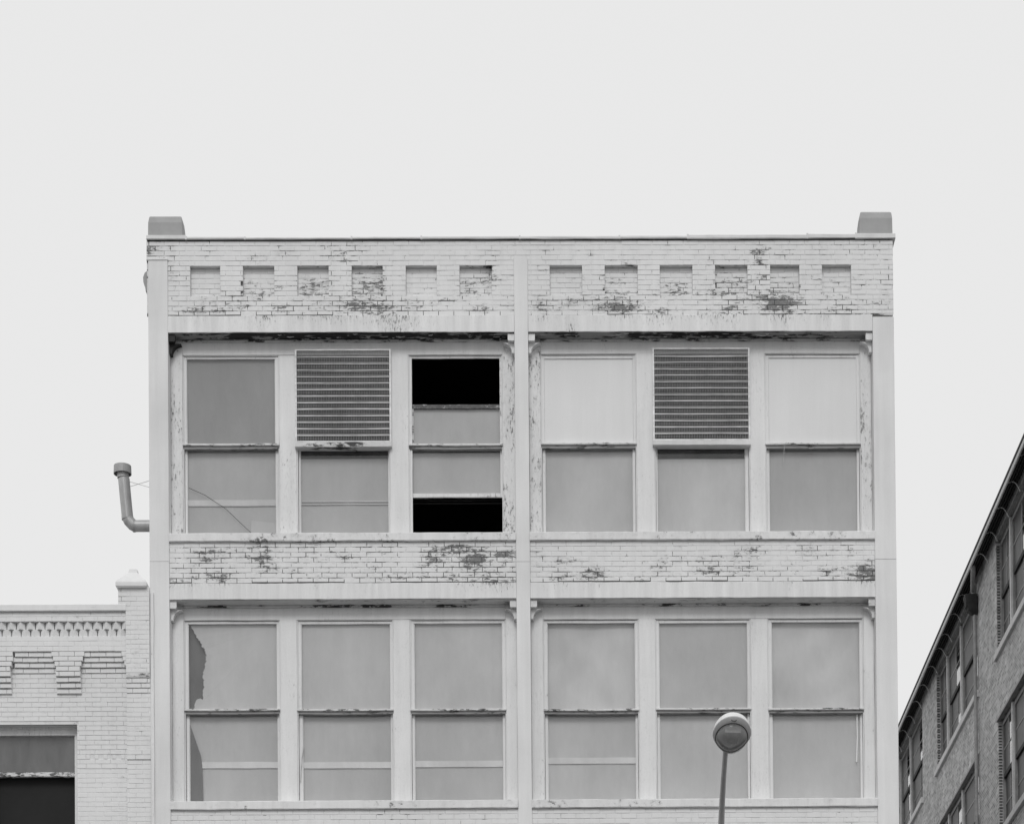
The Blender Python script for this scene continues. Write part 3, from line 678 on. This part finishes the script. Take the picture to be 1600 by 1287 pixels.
# ------------------------------------------------------------------ vent pipe on the left side wall
YV = 1.2
vr = thing('vent_pipe', 'grey sheet metal vent pipe with a round cap, bent up beside the left side wall', 'vent pipe', (XL, YV, fz(232, 821, YV)))
p_top = P(193.5, 750, YV); p_bot = P(199, 806, YV); rr = .083
ze = fz(215, 821.5, YV)
b = MB(); b.tube([p_bot + Vector((0, 0, -.0)), p_bot + (p_top-p_bot)*.5, p_top + Vector((0, 0, .02))], rr, 24); b.build('riser', 'duct', vr, smooth=False)
e0 = p_bot; e1 = Vector((p_bot.x+.04, YV, ze+.055)); e2 = Vector((fx(211, 821, YV), YV, ze))
b = MB(); b.tube([e0, e0 + Vector((.004, 0, -.05))], rr*1.03, 24); b.build('elbow', 'duct', vr)
b = MB(); b.tube([e0+Vector((.003,0,-.02)), Vector((e0.x+.025, YV, ze+.075)), Vector((e0.x+.08, YV, ze+.015)), e2], rr, 24); b.build('elbow', 'duct', vr)
b = MB(); b.tube([e2+Vector((-.03,0,0)), e2+Vector((.0,0,0))], rr*1.06, 24); b.build('collar', 'galv', vr)
b = MB(); b.tube([e2, Vector((XL+.05, YV, ze))], rr, 24); b.build('branch', 'duct', vr)
ct = Vector((fx(191.5, 737, YV), YV, 0)); zc1 = fz(192, 727, YV); zc0 = fz(192, 740.5, YV)
b = MB(); seg = 28; vs = []; fs = []
prof = [(.0, zc1+.008), (.09, zc1+.006), (.125, zc1-.008), (.130, zc0), (.122, zc0), (.118, zc1-.02), (.0, zc1-.018)]
for (r_, z) in prof:
    for k in range(seg): t = 2*math.pi*k/seg; vs.append((ct.x+r_*math.cos(t), YV+r_*math.sin(t), z))
for j in range(len(prof)-1):
    for k in range(seg): k2 = (k+1) % seg; fs.append((j*seg+k, j*seg+k2, (j+1)*seg+k2, (j+1)*seg+k))
b.add(vs, fs); b.build('cap', 'galv', vr, smooth=False)
b = MB(); b.tube([Vector((ct.x+.008, YV, zc0-.06)), Vector((ct.x+.002, YV, zc1-.03))], [rr, rr*1.12], 20, caps=False)
b.build('throat', 'duct', vr)
for (a, c_) in (((203, 752.5), (233, 761)), ((203, 760), (233, 751))):
    b = MB(); b.tube([P(a[0], a[1], YV), P(c_[0], c_[1], YV*.6)], .0035, 5); b.build('guy_wire', 'galv', vr)

# ------------------------------------------------------------------ neighbour on the left
NP = .0675
xe = fx(234, 1050, -.03); xp0 = fx(196.8, 1050, -.03)
nb = thing('corbelled_brick_building', 'lower white painted brick building with corbelled cornice and capped corner pier at the left edge', 'building', (fx(80, 1100), 0, 0))
def nz(y, Y=0.0, x=130): return fz(x, y, Y)
nbr = []; zero = lambda x, z: 0.0
xL_ = fx(-140, 1100)
Zc0 = nz(955.5); 
def nrow(z1, iv, yf, depth, r): course(iv, z1-NP, z1, yf, depth, r*.11+.03, nbr, BLEN, .004, .0015)
# two courses under the coping
z = Zc0; NPS = NP
for r in range(2): nrow(z, [(xL_, xp0)], 0, .1, r); z -= NP
zd1 = z; zd0 = nz(993.3); z = zd0
NP = (zd0-nz(1017))/3
for r in range(3): nrow(z, [(xL_, xp0)], 0, .1, r+1); z -= NP
NP = .0675; zA = z                                                     # top of the arches
per = fx(160.5, 1040)-fx(51.5, 1040)
step = [(28.5,), (31,), (33,), (35.5,)]
cxs = [fx(160.5, 1040)-k*per for k in range(3)]; u = .0091
FD = .11
for r in range(4):
    hw = (28.5+2.4*r)*u
    iv = []; p = xL_
    for cxx in sorted(cxs): iv.append((p, cxx-hw)); p = cxx+hw
    iv.append((p, xp0)); iv = [(a, min(c_, xp0)) for a, c_ in iv if min(c_, xp0) > a+.01]
    nrow(z, iv, 0, .14, r)
    nrow(z, [(cxx-hw, min(cxx+hw, xp0)) for cxx in cxs], .024*(r+1), .1, r)
    z -= NP*1.06 if r else NP
zP = z
# pendants stepping back to the field
pcs = [c_ + per/2 - per for c_ in cxs]
for r in range(4):
    nrow(z, [(c_-19*u, c_+19*u) for c_ in pcs], .026*r+.002, .12, r); 
    z -= NP*1.1
# field courses
zw1 = nz(1127); zw0 = zw1 - 2.6; wx1 = fx(120.5, 1150, FD); wx0 = fx(-17, 1150, FD)
z = zP; r = 0
while z > nz(1290):
    if z-NP < zw1: iv = [(xL_, wx0), (wx1, xp0)]
    else: iv = [(xL_, xp0)]
    zrow = nz(1180)
    yoff = FD
    if abs(z-NP/2-zrow) < NP/2:
        # little dentil course: every other header set back
        a = wx1+.18; nrow(z, [(wx1, a), (xL_, wx0)], FD, .06, r)
        k = 0
        while a < xp0-.02:
            wd = .062; nbr.append((a+.004, min(a+wd, xp0)-.004, FD if k % 2 else FD+.05, FD+.09, z-NP+.004, z-.004)); a += wd; k += 1
    elif z < nz(1190) : nrow(z, iv, FD-.012 if 0 else FD+.004, .06, r)
    else: nrow(z, iv, yoff, .06, r)
    z -= NP; r += 1
# corner pier
z = nz(917, -.03, 205); r = 0
while z > nz(1290):
    yy = -.035
    n_ = (nz(1051) - z)/NP
    if n_ > 0: yy = -.035 + .012*min(5, int(n_+1))
    if nz(1189) < z-NP/2 < nz(1174): yy -= .015
    course([(fx(184.5, 930, yy) if z > nz(944) else xp0, xe)], z-NP, z, yy, .12, .05+r*.11, nbr, BLEN, .004, .0015)
    z -= NP; r += 1
order = sorted(range(len(nbr)), key=lambda i: -((nbr[i][1]-nbr[i][0]) if nbr[i][0] > fx(-5, 1100) else 0)); sg = set(order[:300]); rest = MB()
nwf = lambda x, z: .10 + .1*mnoise.noise(Vector((x*1.5, z*1.5, 4)))
for i, (x0, x1, yf, yb, z0, z1) in enumerate(nbr):
    if i in sg: b = MB(); b.brick(x0, x1, yf, yb, z0, z1, .004, nwf, random.uniform(-.0006, .0006)); b.build('brick', 'brick', nb, recalc=False)
    else: rest.brick(x0, x1, yf, yb, z0, z1, .004, nwf)
rest.build('brick', 'brick', nb, kind='stuff', recalc=False)
for args in ((xL_, xp0, zd1, Zc0, .0045, []), (xL_, xp0, zd0-3*NP, zd0, .0045, []), (xL_, xp0, nz(1295), zA+.01, FD+.008, [(wx0, wx1, zw0, zw1)]),
             (xp0+.002, xe-.002, nz(1295), nz(1058), .03, []), (xp0+.002, xe-.002, nz(1058), nz(918), -.0305, [])):
    b = MB(); sheet(b, *args, .3, zero); b.build('mortar', 'mortar', nb, recalc=False)
b = MB(); b.box(xL_, xp0, .115, .16, zd0-.02, zd1+.02); b.box(xL_, xp0, .16, .4, zw1, Zc0-.01); b.box(wx1, xe-.01, .2, .4, 0, zw1); b.box(xL_-3, wx0, .2, .4, 0, zw1); b.box(xL_-3, xL_, .0, .4, 0, Zc0)
b.box(fx(186, 930), xe-.01, .0, .38, Zc0+.01, nz(918)); b.box(xp0+.01, xe-.01, .0, .3, Zc0-.3, Zc0+.01); b.box(xp0+.01, xe-.01, .035, .2, 0, Zc0-.2)
b.build('backing_wall', 'board', nb)
for row in range(2):                                        # diagonal brick band
    zz1 = zd1 - row*(zd1-zd0)/2 - .003; zz0 = zz1 - (zd1-zd0)/2 + .006; hd = .062; a = xp0 - .012 - (hd if row else 0)*1.08
    while a > xL_:
        b = MB(); pts = [(a-hd, .066), (a, .004), (a+hd, .066), (a, .128)]
        b.add([(p[0], p[1], zz0) for p in pts]+[(p[0], p[1], zz1) for p in pts], [(0,1,2,3),(7,6,5,4)]+[(i, i+4, (i+1) % 4+4, (i+1) % 4) for i in range(4)], .1); b.build('diagonal_brick', 'brick', nb)
        a -= .1345
b = MB(); b.beam(xL_, fx(196.5, 950, -.04), -.045, .42, Zc0, nz(943.5, -.04), 'x', .3, .002, .008, .05); b.build('coping', 'brick', nb)
ca, cb_ = fx(180.3, 912, -.09), fx(229, 912, -.09); cz = nz(916.5, -.09, 205); cxm = (ca+cb_)/2; hh = (cb_-ca)/2; cyc = -.09+hh
b = MB(); vs = []
zf_ = lambda y, hw: fz(207, y, cyc-hw)
for (hw, z) in ((hh*.93, cz), (hh, cz+.02), (hh, cz+.07), (hh*.93, zf_(906, hh*.93)), (hh*.6, zf_(900, hh*.6)), (hh*.3, zf_(894.5, hh*.3)), (hh*.25, zf_(889, hh*.25)), (hh*.18, zf_(888, hh*.18))):
    vs += [(cxm-hw, cyc-hw, z), (cxm+hw, cyc-hw, z), (cxm+hw, cyc+hw, z), (cxm-hw, cyc+hw, z)]
b.add(vs, [(k*4+q, k*4+(q+1) % 4, k*4+4+(q+1) % 4, k*4+4+q) for k in range(7) for q in range(4)] + [(3,2,1,0), (28,29,30,31)], .12); b.build('pier_cap', 'brick', nb)
# its window
zt = zw1; b = MB()
b.beam(wx0, wx1, .26, .40, nz(1148.3, .26, 90), nz(1139, .26, 90), 'x', .3, .002, .004, .1); b.beam(wx1-.066, wx1, .261, .40, zw0, nz(1148.3, .26, 90), 'z', .3, .002, .004, .1); b.beam(wx0, wx0+.066, .261, .40, zw0, nz(1148.3, .26, 90), 'z', .3, .002, .004, .1)
b.beam(wx0, wx1, .24, .42, nz(1139, .24, 90)+.004, zw1+.02, 'x', .3, .002, .006, .1)
nw = b.build('window', 'wood', nb)
zr1, zr0 = nz(1206, .27, 90), nz(1212.5, .27, 90)
b = MB(); b.beam(wx0+.066, wx1-.066, .262, .33, zr0, zr1, 'x', .1, .003, .004, .2); b.build('meeting_rail', 'rail', nw)
for (za, zb_, yy) in ((zr1, nz(1148.3, .26, 90), .30),):
    b = MB(); b.add([(wx0+.06, yy, za), (wx1-.06, yy, za), (wx1-.06, yy, zb_), (wx0+.06, yy, zb_)], [(0,1,2,3)]); b.build('pane', 'glass', nw)
M['nshade'] = paper('dark_shade', .13)
panel(wx0+.06, wx1-.06, zr1-.02, nz(1147, .26, 90), .34, 'nshade', nw, 'paper_shade', seed=2)
b = MB(); b.box(wx0-.1, wx1+.1, .385, .395, zw0-.1, zw1+.1); b.build('dark_room_lining', 'dark', nb)  # black sheet close behind the sash, painted for an unlit room
b = MB(); b.beam(wx0-.05, wx1+.05, .06, .4, zw0-.12, zw0, 'x', .3, .002); b.box(wx0, wx1, .2, .4, 0, zw0-.12); b.build('sill', 'sillwood', nb)
b = MB(); b.box(xL_-3, xe-.02, .4, 18, 0, Zc0-.5); b.build('side_wall', 'sidebrick', nb)

# ------------------------------------------------------------------ warehouse far right, wall along the view
XW = 10.0
def sy(x, y=1100, X=XW): return side(x, y, X).y
def sz(x, y, X=XW): return side(x, y, X).z
Zh = sz(1524.8, 914); Zs = sz(1527.5, 1080.4); Ztop = sz(1545, 855)
yn, yf_ = sy(1527, 1000), sy(1464, 1130); GL = yf_-yn; GAP = sy(1441, 1150)-sy(1464, 1150)
FLOORW = Zh - sz(1533, 1172) 
wh = thing('brick_warehouse', 'dark brick warehouse receding at the right edge, with hanging gutter and grouped sash windows', 'building', (XW+6, yn, 0))
groups = [yn - (GL+GAP), yn, yn+GL+GAP, yn+2*(GL+GAP)]
y0w, y1w = yn-(GL+GAP)-GAP-4, yn+3*(GL+GAP)+6
zfl = [(Zs - k*FLOORW, Zh - k*FLOORW) for k in range(5)]
b = MB(); bandz = [Ztop+.1]
T = .3
b.box(XW, XW+T, y0w, y1w, Zh, Ztop+.1)
for k, (a, c_) in enumerate(zfl):
    nxt = zfl[k+1][1] if k < 4 else 0
    b.box(XW, XW+T, y0w, y1w, nxt, a)
    p = y0w
    for g in groups: b.box(XW, XW+T, p, g, a, c_); p = g+GL
    b.box(XW, XW+T, p, y1w, a, c_)
b.build('brick_wall', 'wbrick', wh)
b = MB(); b.box(XW+T, XW+16, y0w, y0w+.3, 0, Ztop); b.box(XW+T, XW+16, y1w-.3, y1w, 0, Ztop); b.box(XW+15.7, XW+16, y0w+.3, y1w-.3, 0, Ztop); b.build('side_wall', 'wbrick', wh)
b = MB(); b.box(XW-.25, XW+16.2, y0w-.2, y1w+.2, Ztop+.12, Ztop+.2); b.build('roof', 'roof', wh)
b = MB(); b.box(XW+1.6, XW+1.7, y0w+.4, y1w-.4, 0, Ztop); b.build('dark_room_lining', 'dark', wh)
XWN = XW+.10
for k, (a, c_) in enumerate(zfl[:3]):
    for gi, g in enumerate(groups):
        if k == 2 and gi == 3: continue
        b = MB(); b.beam(XW-.07, XW+.12, g-.12, g+GL+.12, a-.16, a, 'y', .6, .003, .01); b.build('sill', 'wstone', wh)
        b = MB(); b.beam(XW-.035, XW+.05, g-.05, g+GL+.05, c_-.035, c_+.03, 'y', .6, .002, .006); b.build('head_moulding', 'wframe', wh)
        # three sash pairs divided by mullions
        m1, m2 = g+GL*.44, g+GL*.78
        cuts = [(g, m1-.07), (m1+.07, m2-.07), (m2+.07, g+GL)]
        for mm in (m1, m2): b = MB(); b.beam(XW+.05, XW+.2, mm-.055, mm+.055, a, c_-.036, 'z', .5, .002, .01); b.build('mullion', 'wstone', wh)
        # toothed quoin bricks on the far reveal
        zz = a+.02; q = MB()
        while zz < c_-.1: q.box(XW+.012, XW+.08, g+GL-.010, g+GL+.003, zz, zz+.024); zz += .07
        q.build('reveal_brick', 'wbrick_dark', wh, kind='stuff')
        for (p0, p1) in cuts:
            zm = (a+c_)/2; t = .05
            b = MB(); b.box(XWN, XWN+.10, p0, p0+t, a, c_-.04); b.box(XWN, XWN+.10, p1-t, p1, a, c_-.04); b.box(XWN, XWN+.10, p0+t, p1-t, c_-.14, c_-.04); b.box(XWN, XWN+.10, p0+t, p1-t, a, a+.07)
            wv = b.build('window', 'wframe', wh)
            b = MB(); b.box(XWN+.01, XWN+.08, p0+t, p1-t, zm-.05, zm+.05); b.build('meeting_rail', 'wdark', wv)  # rail near-black: the shadow along it is put into its colour
            for (z0, z1, xo) in ((zm+.05, c_-.14, .03), (a+.07, zm-.05, .06)):
                pm = (p0+p1)/2; b = MB()
                b.box(XWN+xo-.012, XWN+xo+.012, pm-.018, pm+.018, z0, z1); b.box(XWN+xo-.011, XWN+xo+.011, p0+t, pm-.018, (z0+z1)/2-.015, (z0+z1)/2+.015); b.box(XWN+xo-.011, XWN+xo+.011, pm+.018, p1-t, (z0+z1)/2-.015, (z0+z1)/2+.015)
                b.build('glazing_bar', 'wframe', wv)
                for (u0, u1) in ((p0+t, pm-.018), (pm+.018, p1-t)):
                    for (v0, v1) in ((z0, (z0+z1)/2-.015), ((z0+z1)/2+.015, z1)):
                        tl = random.uniform(-.006, .006); b = MB(); b.add([(XWN+xo-tl, u0, v0), (XWN+xo+tl, u1, v0), (XWN+xo+tl, u1, v1), (XWN+xo-tl, u0, v1)], [(0,1,2,3)]); b.build('pane', 'wglass' if u0 < pm-.02 and random.random() < .75 else 'wglass_skyless', wv)  # sky reflection kept to near panes; far column painted dark
# gutter, soffit, straps, rainwater pipe
XG = XW-.33; Zg1 = side(1540, 788-2.306*(1540-1554.3), XG).z; Zg0 = Zg1-.12
p = y0w; 
while p < y1w-.5:
    b = MB(); b.beam(XG, XG+.045, p+.008, p+2.69, Zg0, Zg1, 'y', .5, .002, .012); b.build('gutter', 'wstone', wh); p += 2.7
b = MB(); b.box(XG-.012, XG+.2, y0w, y1w, Zg1+.002, Zg1+.035); b.build('gutter_edge', 'wdark', wh)
b = MB(); b.add([(XG+.04, y0w, Zg0+.05), (XG+.04, y1w, Zg0+.05), (XW+.02, y1w, Ztop+.02), (XW+.02, y0w, Ztop+.02)], [(0,1,2,3)]); 
for i in range(3):
    t = .2+i*.28; xx = XG+.04+(XW-XG-.04)*t; z_ = Zg0+.05+(Ztop-Zg0-.05)*t; b.beam(xx-.02, xx+.02, y0w, y1w, z_-.04, z_-.004, 'y', 2, .002)
b.build('eave_soffit', 'wdark', wh)
straps = [56.3, 58.9, 60.2, 61.65, 62.7, 64.1, 65.6, 67, 68.3, 69.6, 71, 72.4, 55, 53.6, 52.2, 50.8]
for sdist in straps:
    yy = sdist-34; b = MB(); pts = []
    for i in range(9):
        t = i/8; pts.append((XG+.04+(XW-XG-.06)*t, yy, Zg0+.02 + .04*math.sin(math.pi*t) - .20*t**3 + .02*t))
    b.tube(pts, .013, 6); b.build('gutter_strap', 'wstone', wh)
yd = 57.9-34; zh1 = side(1538, 907, XW).z; zh0 = side(1538, 938, XW).z
b = MB(); b.tube([(XG+.07, 57.0-34, Zg0+.05), (XG+.09, 57.05-34, Zg0-.05), (XW-.12, yd-.02, zh1+.12), (XW-.1, yd, zh1-.02)], [.06,.06,.05,.045], 10); b.build('downspout', 'wframe', wh)
b = MB(); vs = []
for (z, h) in ((zh1, .15), (zh1-.06, .15), (zh0+.1, .11), (zh0, .06)): vs += [(XW-.02-2*h, yd-h, z), (XW-.02, yd-h, z), (XW-.02, yd+h, z), (XW-.02-2*h, yd+h, z)]
b.add(vs, [(k*4+q, k*4+(q+1) % 4, k*4+4+(q+1) % 4, k*4+4+q) for k in range(3) for q in range(4)] + [(0,1,2,3), (15,14,13,12)])
for i in range(5): b.box(XW-.30, XW-.285, yd-.13+i*.06, yd-.10+i*.06, zh1-.3, zh1-.06)
b.build('rain_hopper', 'wdark', wh)
b = MB(); b.tube([(XW-.07, yd, zh0+.02), (XW-.07, yd, zh0-1), (XW-.07, yd, 0)], .045, 10); b.build('downspout', 'wframe', wh)

# ------------------------------------------------------------------ street lamp in front of the facade
YLP = -10.6
hc = P(1143.5, 1148, YLP)
lamp = thing('street_lamp', 'grey cobra head street lamp with a glass bowl, in front of the windows', 'street lamp', (P(1126, 1330, YLP+1.3).x, YLP+1.3, 0.13))
TL = R(30)                                                  # head tilted up, towards the street
F = Vector((0.05, -math.cos(TL), math.sin(TL))).normalized(); Rt = Vector((1, 0, 0)); Rt = (Rt - F*Rt.dot(F)).normalized(); U = Rt.cross(F).normalized()
if U.z < 0: U = -U
def HP(a, f, u_): return hc + Rt*a + F*f + U*u_
def outline(t, wd, ln, nar=.30):                                    # egg-shaped rim: blunt in front, narrow at the rear
    c, s_ = math.cos(t), math.sin(t); f = s_*ln; k = 1 - nar*max(0, -s_)**1.4
    return c*wd*k, f
def shell(rings, seg=36, nar=.30):
    vs = []; fs = []
    for (wd, ln, u_, df) in rings:
        for k in range(seg): a, f = outline(2*math.pi*k/seg, wd, ln, nar); vs.append(HP(a, f+df, u_))
    for j in range(len(rings)-1):
        for k in range(seg): k2 = (k+1) % seg; fs.append((j*seg+k, j*seg+k2, (j+1)*seg+k2, (j+1)*seg+k))
    return vs, fs
b = MB(); vs, fs = shell([(.150,.170,.0,-.03),(.186,.235,.0,0),(.190,.24,.010,0),(.188,.238,.022,0),(.180,.23,.024,0),(.176,.225,.07,0),(.155,.195,.115,-.01),(.115,.15,.15,-.02),(.06,.08,.168,-.03),(.005,.01,.172,-.03)])
b.add(vs, fs); b.build('housing', 'lampmetal', lamp, smooth=True)
b = MB(); vs, fs = shell([(.156,.180,-.006,-.03),(.162,.187,-.010,-.03),(.162,.187,-.002,-.03),(.152,.174,-.001,-.03)], 36, .12); b.add(vs, fs); b.build('lens_ring', 'slat', lamp, smooth=True)
M['bowl'] = NT('lamp_bowl').m
t_ = bpy.data.materials['lamp_bowl'].node_tree; pb = [n for n in t_.nodes if n.type == 'BSDF_PRINCIPLED'][0]
pb.inputs['Base Color'].default_value = grey(.6); pb.inputs['Roughness'].default_value = .10; pb.inputs['Alpha'].default_value = .28
b = MB(); vs, fs = shell([(.156,.178,-.004,-.03),(.153,.174,-.03,-.03),(.138,.155,-.062,-.03),(.10,.115,-.086,-.03),(.05,.058,-.097,-.03),(.004,.006,-.10,-.03)], 36, .12); b.add(vs, fs); b.build('bowl', 'bowl', lamp, smooth=True)
b = MB(); vs, fs = shell([(.140,.160,.0,0),(.12,.13,.05,0),(.07,.08,.085,0),(.01,.01,.09,0)]); b.add(vs, fs); b.build('reflector', 'cap', lamp, smooth=True)
b = MB(); p0 = HP(-.0, .07, -.025); vs = [HP(sx*w_, f, u_) for (w_, f, u_) in ((.075,.08,.01),(.05,-.06,.01),(.075,.08,-.05),(.05,-.06,-.05)) for sx in (-1, 1)]
b.add(vs, [(0,1,3,2),(4,6,7,5),(0,4,5,1),(2,3,7,6),(0,2,6,4),(1,5,7,3)]); b.build('lamp_socket', 'duct', lamp)
b = MB(); b.tube([HP(-.022,.196,-.004), HP(-.018,.196,-.02), HP(.018,.196,-.02), HP(.022,.196,-.004)], .005, 6); b.build('latch', 'slat', lamp)
# bracket arm: leaves the rear of the head, runs down behind it
bx = P(1128.5, 1290, YLP+.9)
rear = HP(-.035, -.215, .06)
pole_top = P(1126, 1330, YLP+1.3)
pts = [rear + F*.06, rear, rear*.78 + P(1131, 1200, YLP+.5)*.22 if 0 else P(1132.5, 1188, YLP+.32), P(1130.5, 1215, YLP+.6), P(1128.5, 1250, YLP+.85), P(1126.8, 1290, YLP+1.1), pole_top]
b = MB(); b.tube(pts, [.030,.026,.026,.027,.029,.033,.04], 14); b.build('arm', 'pole', lamp, smooth=True)
b = MB(); b.tube([(pole_top.x, pole_top.y, .13), (pole_top.x, pole_top.y, pole_top.z*.5), tuple(pole_top + Vector((0, 0, .02)))], [.11, .075, .045], 16); 
po = b.build('pole', 'pole', lamp, smooth=True)
b = MB(); b.tube([(pole_top.x, pole_top.y, .13), (pole_top.x, pole_top.y, .35)], [.2, .15], 16); b.build('base', 'pole', lamp)
